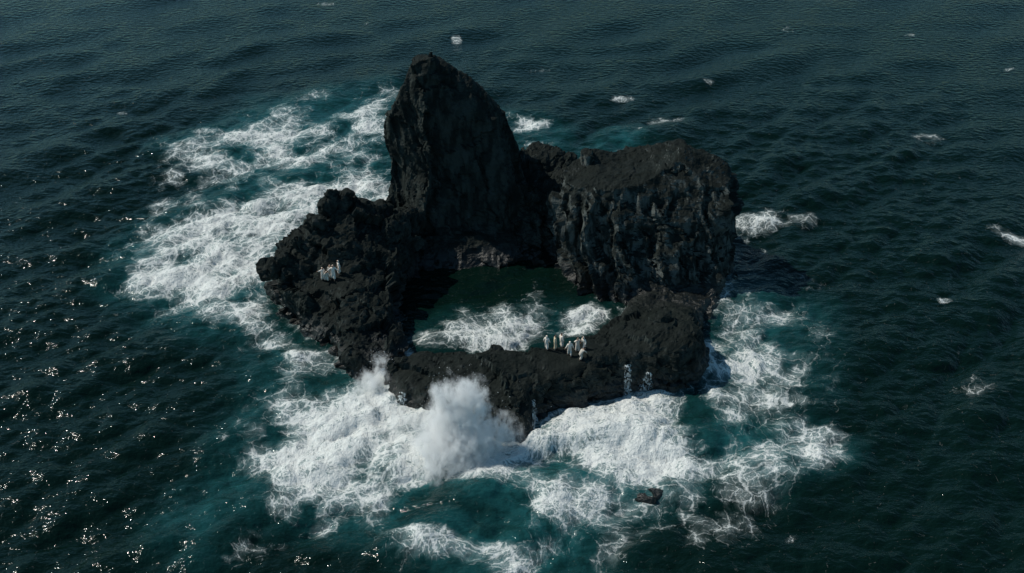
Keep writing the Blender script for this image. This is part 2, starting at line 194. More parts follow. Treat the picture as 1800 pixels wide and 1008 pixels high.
# ------------------------------------------------------------------ materials
class NT:
    def __init__(self, name):
        self.m = bpy.data.materials.new(name); self.m.use_nodes = True
        self.t = self.m.node_tree; self.t.nodes.clear()
        self.out = self.n('ShaderNodeOutputMaterial')
    def n(self, typ, **kw):
        nd = self.t.nodes.new(typ)
        for k, v in kw.items():
            if k in nd.inputs.keys() and not hasattr(nd, k): self.put(nd.inputs[k], v)
            else: setattr(nd, k, v)
        return nd
    def put(self, sock, v):
        if hasattr(v, 'links') or isinstance(v, bpy.types.NodeSocket): self.t.links.new(v, sock)
        else: sock.default_value = v
    def math(self, op, a, b=None, c=None, clamp=False):
        nd = self.t.nodes.new('ShaderNodeMath'); nd.operation = op; nd.use_clamp = clamp
        for i, v in enumerate((a, b, c)):
            if v is not None: self.put(nd.inputs[i], v)
        return nd.outputs[0]
    def vmath(self, op, a, b=None, scale=None):
        nd = self.t.nodes.new('ShaderNodeVectorMath'); nd.operation = op
        self.put(nd.inputs[0], a)
        if b is not None: self.put(nd.inputs[1], b)
        if scale is not None: self.put(nd.inputs['Scale'], scale)
        return nd.outputs['Value'] if op in ('LENGTH', 'DISTANCE', 'DOT_PRODUCT') else nd.outputs[0]
    def ramp(self, x, a, b, lo=0.0, hi=1.0):
        nd = self.t.nodes.new('ShaderNodeMapRange'); nd.interpolation_type = 'SMOOTHSTEP'
        for k, v in (('Value', x), ('From Min', a), ('From Max', b), ('To Min', lo), ('To Max', hi)): self.put(nd.inputs[k], v)
        return nd.outputs[0]
    def noise(self, vec, scale, detail=4, rough=.55, col=False, dist=0.0, dim='3D'):
        nd = self.t.nodes.new('ShaderNodeTexNoise'); nd.noise_dimensions = dim
        self.put(nd.inputs['Vector'], vec); self.put(nd.inputs['Scale'], scale)
        nd.inputs['Detail'].default_value = detail; nd.inputs['Roughness'].default_value = rough; nd.inputs['Distortion'].default_value = dist
        return nd.outputs['Color'] if col else nd.outputs[0]
    def vor(self, vec, scale, feature='DISTANCE_TO_EDGE', out='Distance'):
        nd = self.t.nodes.new('ShaderNodeTexVoronoi'); nd.feature = feature; nd.voronoi_dimensions = '2D'
        self.put(nd.inputs['Vector'], vec); self.put(nd.inputs['Scale'], scale)
        return nd.outputs[out]
    def mixc(self, f, a, b, blend='MIX'):
        nd = self.t.nodes.new('ShaderNodeMix'); nd.data_type = 'RGBA'; nd.blend_type = blend
        self.put(nd.inputs[0], f); self.put(nd.inputs[6], a); self.put(nd.inputs[7], b)
        return nd.outputs[2]
    def bump(self, h, dist, strength=1.0, normal=None):
        nd = self.t.nodes.new('ShaderNodeBump')
        self.put(nd.inputs['Height'], h); nd.inputs['Distance'].default_value = dist; nd.inputs['Strength'].default_value = strength
        if normal is not None: self.put(nd.inputs['Normal'], normal)
        return nd.outputs[0]
    def attr(self, name):
        nd = self.t.nodes.new('ShaderNodeAttribute'); nd.attribute_name = name
        return nd.outputs['Fac']
    def bsdf(self, color, rough, normal=None, spec=.5, ior=1.5, **kw):
        nd = self.t.nodes.new('ShaderNodeBsdfPrincipled')
        self.put(nd.inputs['Base Color'], color); self.put(nd.inputs['Roughness'], rough)
        self.put(nd.inputs['Specular IOR Level'], spec); nd.inputs['IOR'].default_value = ior
        if normal is not None: self.put(nd.inputs['Normal'], normal)
        for k, v in kw.items(): self.put(nd.inputs[k], v)
        return nd.outputs[0]
    def mixs(self, f, a, b):
        nd = self.t.nodes.new('ShaderNodeMixShader'); self.put(nd.inputs[0], f)
        self.t.links.new(a, nd.inputs[1]); self.t.links.new(b, nd.inputs[2])
        return nd.outputs[0]
    def done(self, s, volume=False):
        self.t.links.new(s, self.out.inputs['Volume' if volume else 'Surface']); return self.m

def pos(t): return t.n('ShaderNodeNewGeometry').outputs['Position']

def mat_water():
    t = NT('sea_water'); p = pos(t)
    D, A = t.attr('foam'), t.attr('aerated')
    wa = t.n('ShaderNodeAttribute', attribute_name='drift').outputs['Vector']        # slow drift of the surface that bends the foam
    w2 = t.vmath('SCALE', t.vmath('SUBTRACT', t.noise(p, .8, 2, col=True, dim='2D'), (.5, .5, .5)), scale=1.1)
    q = t.vmath('ADD', t.vmath('ADD', p, wa), w2)
    def web(scale, width, pw):
        return t.math('POWER', t.math('SUBTRACT', 1.0, t.math('DIVIDE', t.vor(q, scale), width), clamp=True), pw)
    n2 = t.noise(q, .5, 5, .65, dim='2D'); n3 = t.noise(q, 3.0, 5, .74, dim='2D')
    c2 = t.math('SUBTRACT', n2, .5); c3 = t.math('SUBTRACT', n3, .5)
    Dn = t.math('MULTIPLY', t.math('ADD', D, t.math('MULTIPLY', c2, .75)), t.ramp(D, .02, .20))
    # foam first gathers in threads between cells of clear water, then closes up
    H = t.math('MAXIMUM', web(.36, .34, 1.7), t.math('MULTIPLY', web(.92, .36, 1.5), .92))
    H = t.math('MAXIMUM', H, t.math('MULTIPLY', web(2.5, .40, 1.3), .78))
    H = t.math('ADD', H, t.math('MULTIPLY', c3, 1.0))
    th = t.math('SUBTRACT', 1.05, Dn)
    cover = t.ramp(t.math('SUBTRACT', H, th), -.06, .50)
    veil = t.math('MULTIPLY', t.ramp(Dn, .12, 1.1, 0.0, .62), t.ramp(n3, .25, .7, .45, 1.1))
    cover = t.math('MAXIMUM', t.math('MULTIPLY', cover, t.ramp(Dn, .08, .7, .45, 1.0)), veil)
    An = t.math('ADD', t.math('MULTIPLY', A, t.ramp(n2, .25, .7, .45, 1.25)), t.ramp(Dn, .1, .9, 0, .45), clamp=True)
    wc = t.mixc(An, (.0015, .0085, .0062, 1), (.013, .088, .094, 1))
    r1 = t.noise(t.vmath('MULTIPLY', p, (1.0, 1.5, 1.0)), .9, 3, .5, dim='2D')
    r2 = t.noise(p, 5.0, 2, .6, dim='2D')
    nb = t.bump(t.math('ADD', r1, t.math('MULTIPLY', r2, .04)), .25, 1.0)
    water = t.bsdf(wc, .085, nb, spec=.22, ior=1.333)
    fb = t.bump(t.noise(p, 1.7, 5, .7, dim='2D'), .45, 1.0)
    foam = t.bsdf((.80, .82, .79, 1), .8, fb, spec=.1)
    return t.done(t.mixs(cover, water, foam))

def mat_rock(name, lit_tone):
    t = NT(name); p = pos(t)
    n1 = t.noise(p, .35, 6, .6); n2 = t.noise(p, 2.6, 6, .65); n3 = t.noise(t.vmath('MULTIPLY', p, (1, 1, .35)), 1.0, 5, .6)
    c = t.mixc(t.ramp(n1, .3, .7), (.0075, .0118, .0100, 1), (.024, .030, .027, 1))
    c = t.mixc(t.ramp(n3, .50, .72), c, (.060, .067, .064, 1))
    c = t.mixc(t.ramp(n2, .35, .65, 0, .55), c, (.008, .010, .010, 1))
    z = t.n('ShaderNodeSeparateXYZ'); t.put(z.inputs[0], p)
    nz = t.n('ShaderNodeSeparateXYZ'); t.put(nz.inputs[0], t.n('ShaderNodeNewGeometry').outputs['True Normal'])
    flat = t.ramp(t.math('ADD', nz.outputs['Z'], t.math('MULTIPLY', t.math('SUBTRACT', n2, .5), .5)), .55, .9)
    c = t.mixc(t.math('MULTIPLY', flat, .8), c, t.mixc(n2, (.0052, .0080, .0068, 1), (.0115, .0148, .0128, 1)))      # loose dark scoria lies on the flats
    zz = t.math('ADD', z.outputs['Z'], t.math('MULTIPLY', t.math('SUBTRACT', n1, .5), 2.0))
    c = t.mixc(t.math('MULTIPLY', t.ramp(nz.outputs['Z'], .35, .7, 1.0, 0.0), t.ramp(n3, .42, .60, .06, .85)), c, lit_tone)      # walls painted paler in patches, as facets catching the sun
    wet = t.ramp(zz, .8, 2.6, 1.0, 0.0)
    alg = t.math('MULTIPLY', t.ramp(zz, .2, 1.6, 1.0, 0.0), t.ramp(n2, .45, .6))
    c = t.mixc(t.math('MULTIPLY', wet, .55), c, (.010, .0115, .011, 1))
    c = t.mixc(t.math('MULTIPLY', alg, .45), c, (.020, .0165, .0130, 1))
    rough = t.math('SUBTRACT', .72, t.math('MULTIPLY', wet, .38))
    nb = t.bump(t.noise(p, 1.5, 7, .66), .22, 1.0)
    return t.done(t.bsdf(c, rough, nb, spec=t.math('ADD', .08, t.math('MULTIPLY', wet, .3))))

M_WATER = mat_water(); M_ROCK = mat_rock('basalt', (.040, .049, .044, 1)); M_BLOCK = mat_rock('sunlit_faced_basalt', (.115, .130, .122, 1))  # block copy is paler: sunlight on its facets is put into the colour

# ------------------------------------------------------------------ rock island: lofted masses merged on a voxel grid
def build_rock():
    h = 0.25
    x0, y0, z0 = -35.0, -27.0, -2.5
    nx, ny, nz = int(70 / h), int(61 / h), int(29.5 / h)
    xs = x0 + h * np.arange(nx); ys = y0 + h * np.arange(ny); zs = z0 + h * np.arange(nz)
    X, Y = np.meshgrid(xs, ys, indexing='ij')
    # low-frequency wobble of the plan, so that walls bulge
    Fg = np.full((nx, ny, nz), 6.0, np.float32); Lg = np.zeros((nx, ny, nz), np.int8)
    def wob(z, amp):
        q = np.stack([X.ravel() * .16, Y.ravel() * .16, np.full(X.size, z * .12)], 1)
        return (vnoise(q, 3) * amp).reshape(X.shape), (vnoise(q, 4) * amp).reshape(X.shape)
    tops = {1: (surf(X, Y, SHOULDER_TOP), SHOULDER, .10), 4: (surf(X, Y, LEDGE_TOP), LEDGE, .12), 5: (surf(X, Y, SADDLE_TOP), SADDLE, .10)}
    btop = surf(X, Y, BLOCK_TOP)
    base = {k: poly_sdf(X, Y, v[1]) for k, v in tops.items()}
    def loft(levels, z):
        zz = [l[0] for l in levels]
        if z <= zz[0]: return levels[0][1]
        for (za, pa), (zb, pb) in zip(levels[:-1], levels[1:]):
            if z <= zb:
                f = (z - za) / (zb - za)
                return [(a[0] + (b[0] - a[0]) * f, a[1] + (b[1] - a[1]) * f) for a, b in zip(pa, pb)]
        return None
    def smin(a, b, k):
        m = np.clip(.5 + .5 * (b - a) / k, 0, 1)
        return b + (a - b) * m - k * m * (1 - m)
    for iz, z in enumerate(zs):
        F = np.full(X.shape, 6.0); L = np.zeros(X.shape, np.int8)
        cand = []
        for k, (T, P, tp) in tops.items():
            fa, fb_ = base[k] + tp * max(z, -2) * 1.0, (z - T) * .6
            kk = 1.9 if k == 4 else 1.0
            f = -smin(-fa, -fb_, kk)
            cand.append((k, f))
        pz = loft(TOWER, z)
        if pz is not None: cand.append((2, poly_sdf(X, Y, pz)))
        pz = loft(BLOCK, z)
        if pz is not None: cand.append((3, np.maximum(poly_sdf(X, Y, pz), (z - btop) * .8)))
        for (kx, ky, kz, r, rz) in KNOBS:
            if abs(z - kz) < rz * 1.8 + 1:
                an = kx * 3.7 + ky; ca, sa_ = math.cos(an), math.sin(an)
                U, W_ = (X - kx) * ca + (Y - ky) * sa_, -(X - kx) * sa_ + (Y - ky) * ca
                zt = (z - kz) + U * .35 * math.sin(an * 5)
                d = (np.abs(U / r) ** 4 + np.abs(W_ / r / .8) ** 4 + np.abs(zt / rz) ** 4 + np.abs((U + W_ * .6) / r / 1.05) ** 4) ** .25
                cand.append((6, (d - 1) * min(r, rz)))
        for k, f in cand:
            L = np.where(f < F - .05, k, L) if k != 6 else L
            F = smin(F, f, .8 if k != 6 else .3)
        Fg[:, :, iz] = F + .35; Lg[:, :, iz] = L
    # surface nets
    S = Fg < 0
    cnt = np.zeros((nx - 1, ny - 1, nz - 1), np.int8)
    for dx in (0, 1):
        for dy in (0, 1):
            for dz in (0, 1):
                cnt += S[dx:nx - 1 + dx, dy:ny - 1 + dy, dz:nz - 1 + dz]
    act = (cnt > 0) & (cnt < 8)
    ci = np.argwhere(act)
    idx = np.full(act.shape, -1, np.int32); idx[act] = np.arange(len(ci))
    acc = np.zeros((len(ci), 3)); num = np.zeros(len(ci))
    corners = [(a, b, c) for a in (0, 1) for b in (0, 1) for c in (0, 1)]
    val = {c: Fg[ci[:, 0] + c[0], ci[:, 1] + c[1], ci[:, 2] + c[2]].astype(float) for c in corners}
    for a in corners:
        for ax in range(3):
            if a[ax] == 0:
                b = list(a); b[ax] = 1; b = tuple(b)
                m = (val[a] < 0) != (val[b] < 0)
                t = np.where(m, val[a] / (val[a] - val[b] + 1e-12), 0)
                pt = np.array(a, float)[None] + np.zeros((len(ci), 3)); pt[:, ax] += t
                acc += pt * m[:, None]; num += m
    V = (ci + acc / num[:, None]) * h + np.array([x0, y0, z0])
    lab = Lg[ci[:, 0], ci[:, 1], ci[:, 2]]
    quads = []
    for ax in range(3):
        o1, o2 = [(1, 2), (2, 0), (0, 1)][ax]
        sa = [slice(None)] * 3; sb = [slice(None)] * 3; sa[ax] = slice(0, -1); sb[ax] = slice(1, None)
        A_, B_ = S[tuple(sa)], S[tuple(sb)]
        e = np.argwhere(A_ != B_)
        e = e[(e[:, o1] > 0) & (e[:, o2] > 0) & (e[:, o1] < (nx, ny, nz)[o1] - 1) & (e[:, o2] < (nx, ny, nz)[o2] - 1)]
        up_ = A_[e[:, 0], e[:, 1], e[:, 2]]
        def cell(d1, d2):
            c = e.copy(); c[:, o1] -= d1; c[:, o2] -= d2
            return idx[c[:, 0], c[:, 1], c[:, 2]]
        q = np.stack([cell(1, 1), cell(0, 1), cell(0, 0), cell(1, 0)], 1)
        q = np.where(up_[:, None], q, q[:, ::-1])
        quads.append(q)
    Q = np.concatenate(quads); Q = Q[(Q >= 0).all(1)]
    return V, Q, lab

def vnormals(V, Q):
    n = np.cross(V[Q[:, 2]] - V[Q[:, 0]], V[Q[:, 3]] - V[Q[:, 1]])
    N = np.zeros_like(V)
    for k in range(4): 
        for c in range(3): N[:, c] += np.bincount(Q[:, k], n[:, c], len(V))
    return N / (np.linalg.norm(N, axis=1, keepdims=True) + 1e-9)

def relax(V, Q, it):
    e = np.concatenate([Q[:, [k, (k + 1) % 4]] for k in range(4)])
    for _ in range(it):
        S_ = np.stack([np.bincount(e[:, 0], V[e[:, 1], c], len(V)) + np.bincount(e[:, 1], V[e[:, 0], c], len(V)) for c in range(3)], 1)
        cnt = np.bincount(e[:, 0], minlength=len(V)) + np.bincount(e[:, 1], minlength=len(V))
        V = V * .4 + .6 * S_ / cnt[:, None]
    return V

RV, RQ, RL = build_rock()
RV = relax(RV, RQ, 1)
def displace(V, Q, lab):
    cliff = ((lab == 3) | (lab == 2)).astype(float); led = (lab == 4).astype(float); sho = ((lab == 1) | (lab == 5) | (lab == 0)).astype(float)
    N = vnormals(V, Q)
    V = V + N * (fbm(V * .2, 3, 11) * .7)[:, None]
    N = vnormals(V, Q); steep = sstep(.25, .75, 1 - np.abs(N[:, 2]))
    wv = np.stack([fbm(V * .3, 3, 90 + k) for k in range(3)], 1)
    sk_ = V + wv * .8; sk_[:, 0] += V[:, 2] * .30; sk_[:, 1] -= V[:, 2] * .12
    # tall leaning facets on the cliffs
    d1, d2, idv, tl = worley(sk_ * np.array([.27, .27, .06]), 21)
    flute = tl * np.where(lab == 3, 4.4, 2.2) + (idv - .5) * .5
    c1, c2, idc, tc = worley(sk_ * np.array([.75, .75, .15]), 23)
    flute2 = tc * .8 + (idc - .5) * .1
    # long leaning folds of the cliff: broad planes turned to the left, steep backs turned to the right
    low = fbm(V * .17, 3, 151) * 2.6
    def fold(per, amp, sk2):
        ph = (V[:, 0] * .9 - V[:, 1] * .42 + V[:, 2] * sk2 + low + fbm(V * np.array([.5, .5, .12]), 2, 153) * per * .25) / per
        w = ph % 1.0; cell = np.floor(ph); hh = _hash(cell, cell * 0, cell * 0, 9)
        return np.where(w < .6, w / .6, (1 - w) / .4) * amp * (.35 + 1.1 * hh)
    folds = fold(3.4, 1.5, .30) * (.75 + .5 * fbm(V * np.array([.3, .3, .22]), 2, 155)) + fold(1.35, .42, .42)
    folds = (folds - folds.mean()) * np.where(lab == 3, 1.45, np.where((lab == 2) & (V[:, 0] < -9), .55, .15)) * (1 - sstep(11.2, 13.4, V[:, 2]) * (lab == 3)) * (1 - .6 * sstep(14, 22, V[:, 2]))
    flute = flute * np.where(lab == 3, .32 * (1 - .9 * sstep(11, 13, V[:, 2])), 1.0)
    d = folds * steep * cliff + (flute + flute2 * .6) * steep * (cliff * np.where(lab == 2, .62 * (1 - .55 * sstep(12, 20, V[:, 2])), 1.05) + .10 * (1 - cliff))
    # broken lava blocks on shoulder and ledge
    e1, e2, idb, tb = worley((V + wv * .9) * np.array([.22, .22, .30]), 33)
    d = d + (tb * 2.0 + (idb - .5) * .4) * (.12 * cliff + .36 * led + .75 * sho)
    # ridged grooves down the fall line, sharp crests
    ax_ = np.array([-.45, -.45, -.77]); ax_ /= np.linalg.norm(ax_)
    gp = V - ax_[None] * ((V @ ax_) * .75)[:, None]
    d = d + fbm(gp * .5 + wv * .25, 4, 131, .55, ridged=True) * (.12 * cliff + .42 * sho + .10 * led)
    pad = np.ones(len(V))
    for px_, py_, pr in PADS: pad *= .22 + .78 * sstep(pr * .55, pr, np.hypot(V[:, 0] - px_, V[:, 1] - py_))
    d = d - d.mean()
    V = V + N * (d * pad)[:, None]
    N = vnormals(V, Q); steep = sstep(.25, .75, 1 - np.abs(N[:, 2]))
    strata = fbm((V + wv * .8) * np.array([.18, .18, 1.2]), 4, 141, .6, ridged=True)
    d = strata * (.30 * led + .12 * sho + .05 * cliff)
    g1, g2, idg, tg = worley((V + wv * .4) * np.array([.9, .9, 1.2]), 47)
    d = d + fbm(V * .7, 4, 171, .6, ridged=True) * .28 * cliff * (1 - steep)
    d = d + (tg * .7 + (idg - .5) * .1) * (.06 * cliff + .26 * led + .42 * sho)
    d = d + fbm(V * 1.0, 5, 61, .68, ridged=True) * (.05 * cliff + .12 * led + .17 * sho)
    return V + N * ((d - d.mean()) * pad)[:, None]
RV = displace(RV, RQ, RL)
RN = vnormals(RV, RQ)

island = bpy.data.objects.new('rock_island', None); COL.objects.link(island); island.location = (0, 0, 0)
tag(island, 'jagged black basalt island ringing a small pool in the sea', 'rock island')
flab = RL[RQ[:, 0]].astype(int); flab[flab == 0] = 5
def components(q):
    """connected pieces of a set of quads, numbered by their lowest vertex"""
    par = {}
    def find(i):
        while par.setdefault(i, i) != i:
            par[i] = par[par[i]]; i = par[i]
        return i
    for f in q.tolist():
        r0 = find(f[0])
        for v in f[1:]:
            rv_ = find(v)
            if rv_ != r0: par[rv_] = r0
    return np.array([find(f[0]) for f in q.tolist()])
for _ in range(2):                               # stray slivers join the mass beside them
    for k in (5, 1, 4, 3, 2):
        fi = np.where(flab == k)[0]
        if not len(fi): continue
        comp = components(RQ[fi]); ids, cn = np.unique(comp, return_counts=True)
        for c in ids[ids != ids[cn.argmax()]]:
            sel = fi[comp == c]; vs = np.zeros(len(RV), bool); vs[RQ[sel].ravel()] = True
            near = flab[vs[RQ].any(1)]; near = near[(near != k) & (near > 0)]
            flab[sel] = np.bincount(near).argmax() if len(near) else -1
for k, nm in ((1, 'boulder_shoulder'), (2, 'rock_pinnacle'), (3, 'cliff_block'), (4, 'rock_ledge'), (5, 'rock_saddle')):
    q = RQ[flab == k]
    if not len(q): continue
    used, inv = np.unique(q, return_inverse=True)
    me = make_mesh(nm, RV[used], inv.reshape(q.shape), smooth=False)
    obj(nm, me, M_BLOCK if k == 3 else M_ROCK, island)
BVH = BVHTree.FromPolygons([tuple(v) for v in RV], [tuple(int(i) for i in q) for q in RQ])

# ------------------------------------------------------------------ sea
def axis(lo, hi, fine, far, grow):
    a = list(np.arange(lo, hi, fine)); s = fine
    while a[-1] < far: s *= grow; a.append(a[-1] + s)
    b = []; s = fine; v = lo
    while v > -far: s *= grow; v -= s; b.append(v)
    return np.array(b[::-1] + a)

def build_sea():
    ax = axis(-58, 58, .27, 6000, 1.045); ay = axis(-46, 48, .27, 6000, 1.035)
    X, Y = np.meshgrid(ax, ay, indexing='ij')
    sp = np.maximum(np.gradient(ax)[:, None], np.gradient(ay)[None, :])
    x, y, s = X.ravel(), Y.ravel(), sp.ravel()
    dx = np.zeros_like(x); dy = np.zeros_like(x); dz = np.zeros_like(x)
    r = np.random.default_rng(5)
    isl = np.minimum.reduce([poly_sdf(x, y, LEDGE), poly_sdf(x, y, SHOULDER), poly_sdf(x, y, BLOCK[0][1]), poly_sdf(x, y, TOWER[0][1]), poly_sdf(x, y, SADDLE)])
    nearm = (s < 12)
    xi, yi, si = x[nearm], y[nearm], s[nearm]
    ddx = np.zeros_like(xi); ddy = np.zeros_like(xi); ddz = np.zeros_like(xi)
    for i in range(130):
        lam = 1.0 * (22 / 1.0) ** (r.random() ** 1.35)
        k = 2 * math.pi / lam
        th = rad(112) + r.normal() * rad(34) + (r.random() < .12) * math.pi * r.random()
        amp = .0088 * lam ** .86 * (.5 + r.random())
        if lam > 9: amp *= .8
        ph = r.random() * 6.283
        c, sn = math.cos(th), math.sin(th)
        a = k * (c * xi + sn * yi) + ph
        w = amp * np.clip((lam - 2.2 * si) / lam, 0, 1)
        ca, sa = np.cos(a), np.sin(a)
        ddz += w * sa; ddx -= .75 * w * c * ca * -1 * -1; ddy -= .75 * w * sn * ca
    calm = .35 + .65 * sstep(-1, 6, isl[nearm])
    dz[nearm] = ddz * calm; dx[nearm] = ddx * calm; dy[nearm] = ddy * calm
    # foam and bubble fields
    foam = np.zeros_like(x); aer = np.zeros_like(x)
    m = (np.abs(x) < 140) & (y > -60) & (y < 150)
    xm, ym = x[m], y[m]
    q2 = np.stack([xm, ym, np.zeros_like(xm)], 1)
    wx = fbm(q2 * .13, 3, 71) * 3.0; wy = fbm(q2 * .13, 3, 72) * 3.0
    f = np.zeros_like(xm); ae_ = np.zeros_like(xm)
    for st, ed, poly in FOAM:
        P = np.array(poly); lo = P.min(0) - ed - 4; hi = P.max(0) + ed + 4
        mm = (xm > lo[0]) & (xm < hi[0]) & (ym > lo[1]) & (ym < hi[1])
        size = min(1.0, (hi - lo - 2 * ed - 8).max() / 8)
        d = poly_sdf(xm[mm] + wx[mm] * size, ym[mm] + wy[mm] * size, poly)
        f[mm] = np.maximum(f[mm], st * sstep(ed * 1.0, -ed * 1.3, d))
    for st, ed, poly in AERATED:
        d = poly_sdf(xm + wx, ym + wy, poly); v = st * sstep(ed, -ed, d)
        if st > 0: ae_ = np.maximum(ae_, v)
        else: ae_ = np.maximum(0, ae_ + v); 
        if st < 0: f = np.maximum(0, f + v)
    band = sstep(1.6, 0, isl[m] + fbm(q2 * .4, 2, 75) * 1.0) * (.35 + .5 * sstep(-.2, .5, fbm(q2 * .12, 2, 77)))
    f = np.maximum(f, band * .8 * (1 - .85 * sstep(3, 6, ym) * sstep(17, 14, np.abs(xm + 2))))
    lowf = fbm(q2 * .22, 4, 91, .6)
    f = np.clip(f + lowf * .85 * sstep(.02, .2, f), 0, 1.3); ae_ = np.clip(ae_ * (1 + .7 * lowf), 0, 1)
    drift = np.zeros((len(x), 3), np.float32)
    drift[m, 0] = fbm(q2 * .14, 2, 93) * 2.4; drift[m, 1] = fbm(q2 * .14, 2, 97) * 2.4
    # churned foam stands up in heaps, with one breaking front below the ledge
    heap = sstep(.45, 1.0, f)
    q3 = q2 * 1.0
    lump = fbm(q3 * .33, 4, 81, .55) * .8 + fbm(q3 * .9, 3, 83, .55, ridged=True) * .28
    dzm = dz[m] + heap * (lump + .25)
    for (cx, cy, hgt, wid, ang, ln) in SURGES:
        u = (xm - cx) * math.cos(ang) + (ym - cy) * math.sin(ang); v = -(xm - cx) * math.sin(ang) + (ym - cy) * math.cos(ang)
        v = v + wy * .35
        prof = np.exp(-(np.where(v < 0, v / wid, v / (wid * 2.2))) ** 2) * np.exp(-(u / ln) ** 4)
        dzm += hgt * prof * (1 + .35 * fbm(q3 * .5, 3, 85))
    dz[m] = dzm; foam[m] = f; aer[m] = ae_
    nxx, nyy = len(ax), len(ay)
    I = np.arange(nxx * nyy).reshape(nxx, nyy)
    Q = np.stack([I[:-1, :-1], I[1:, :-1], I[1:, 1:], I[:-1, 1:]], -1).reshape(-1, 4)
    me = make_mesh('sea', np.stack([x + dx, y + dy, dz], 1), Q)
    for nm, v in (('foam', foam), ('aerated', aer)):
        a = me.attributes.new(nm, 'FLOAT', 'POINT'); a.data.foreach_set('value', v.astype(np.float32))
    a = me.attributes.new('drift', 'FLOAT_VECTOR', 'POINT'); a.data.foreach_set('vector', drift.ravel())
    return me
SURGES = [(9.5, -23.5, .9, 1.3, .05, 9.0), (-14, -19, .6, 1.6, .7, 7.0), (14.5, -31, .5, 1.0, -.3, 5.0), (-1.5, -31, .5, 1.4, .1, 7.0)]
sea = obj('sea', build_sea(), M_WATER); tag(sea, kind='structure')

# ------------------------------------------------------------------ low rocks awash around the island
def boulder_mesh(name, rx, ry, rz, seed, sub=5):
    import bmesh
    bm = bmesh.new(); bmesh.ops.create_icosphere(bm, subdivisions=sub, radius=1)
    V = np.array([v.co[:] for v in bm.verts]); Fc = np.array([[v.index for v in f.verts] for f in bm.faces]); bm.free()
    N = V.copy(); P = V * np.array([rx, ry, rz]); o = np.array([seed * 13.1, seed * 7.7, 0])
    _, _, idv, tl = worley((P + o) * .55, seed)
    d = tl * .9 + (idv - .5) * .25 + fbm((P + o) * .8, 5, seed, .65, ridged=True) * .28
    return make_mesh(name, P + N * d[:, None] * min(1, (rx + ry) / 4), Fc, smooth=False)

for nm, x, y, z, r, seed, lab in (
        ('awash_rock', 13.3, -31.0, -.30, (1.5, .9, .75), 3, 'low wet rock awash in white swirls below the right end of the ledge'),
        ('awash_rock', -19.9, -7.3, -.2, (.8, .7, .75), 5, 'small rock ringed by foam at the foot of the left shoulder')):
    tag(obj(nm, boulder_mesh(nm, *r, seed), M_ROCK, None, (x, y, z)), lab, 'rock', 'rocks awash around the island')

# ------------------------------------------------------------------ sea water running back off the ledge
def mat_runoff():
    t = NT('runoff_foam'); p = pos(t)
    n = t.noise(t.vmath('MULTIPLY', p, (5.0, 5.0, .55)), 1.6, 5, .7)
    c = t.mixc(t.ramp(n, .40, .65), (.14, .19, .19, 1), (.80, .83, .82, 1))
    tr = t.t.nodes.new('ShaderNodeBsdfTransparent').outputs[0]
    return t.done(t.mixs(t.ramp(n, .42, .57, 0.0, .92), tr, t.bsdf(c, .45, spec=.4)))       # broken threads, rock shows between
M_RUN = mat_runoff()
def runoff(x, ztop, zbot, wtop, wbot, drift, seed, label):
    r = np.random.default_rng(seed); V, Fc = [], []; rows = []
    n = 22
    for i in range(n + 1):
        f = i / n; z = ztop + (zbot - ztop) * f
        w = wtop + (wbot - wtop) * f ** .7; w *= .75 + .5 * r.random()
        cx = x + drift * f + .025 * math.sin(i * 1.9 + seed)
        row = []
        for u in (-1, -.4, .4, 1):
            h, nn, _, _ = BVH.ray_cast(Vector((cx + u * w, -60, z)), Vector((0, 1, 0)))
            if h is None: h = rows[-1][len(row)] if rows else Vector((cx + u * w, -16, z)); nn = Vector((0, -1, 0))
            out = .02 if abs(u) == 1 else .05
            row.append(Vector((h.x, h.y - out, z)))
        rows.append(row)
    # keep water from jumping inwards over overhangs
    for j in range(4):
        for i in range(1, n + 1):
            rows[i][j].y = min(rows[i][j].y, rows[i - 1][j].y + .22)
    for row in rows:
        V += [v[:] for v in row] + [(v.x, v.y + .5, v.z) for v in row]
    for i in range(n):
        a, b = i * 8, (i + 1) * 8
        for j in range(3):
            Fc.append((a + j, b + j, b + j + 1, a + j + 1)); Fc.append((a + 4 + j + 1, b + 4 + j + 1, b + 4 + j, a + 4 + j))
        Fc.append((a, a + 4, b + 4, b)); Fc.append((a + 3, b + 3, b + 7, a + 7))
    o = obj('water_runoff', make_mesh('water_runoff', np.array(V), np.array(Fc)), M_RUN)
    return tag(o, label, 'runoff', 'white runoff streams on the ledge face')
for a in RUNS: runoff(*a)

# ------------------------------------------------------------------ spray thrown up by the breaking swell
def mat_spray(blobs, dens, seed):
    t = NT('spray_mist'); p = pos(t)
    wv = t.vmath('SCALE', t.vmath('SUBTRACT', t.noise(p, .5, 4, .65, col=True), (.5, .5, .5)), scale=4.0)
    q = t.vmath('ADD', p, wv); tot = None
    for (x, y, z, rx, ry, rz, s) in blobs:
        d = t.vmath('LENGTH', t.vmath('MULTIPLY', t.vmath('SUBTRACT', q, (x, y, z)), (1 / rx, 1 / ry, 1 / rz)))
        v = t.ramp(d, 0.0, 1.0, s, 0.0)
        tot = v if tot is None else t.math('ADD', tot, v)
    n = t.noise(t.vmath('MULTIPLY', t.vmath('ADD', p, (seed, 0, 0)), (1, 1, .6)), 1.5, 7, .75)
    tot = t.math('POWER', tot, 1.4)
    e = t.math('MULTIPLY', tot, t.ramp(n, .38, .68, .0, 1.9))
    e = t.math('MULTIPLY', t.math('MAXIMUM', t.math('SUBTRACT', e, .06), 0.0), dens)
    pv = t.t.nodes.new('ShaderNodeVolumePrincipled')
    pv.inputs['Color'].default_value = (1.0, 1.0, .995, 1); pv.inputs['Anisotropy'].default_value = .0
    t.put(pv.inputs['Density'], e)
    return t.done(pv.outputs[0], volume=True)
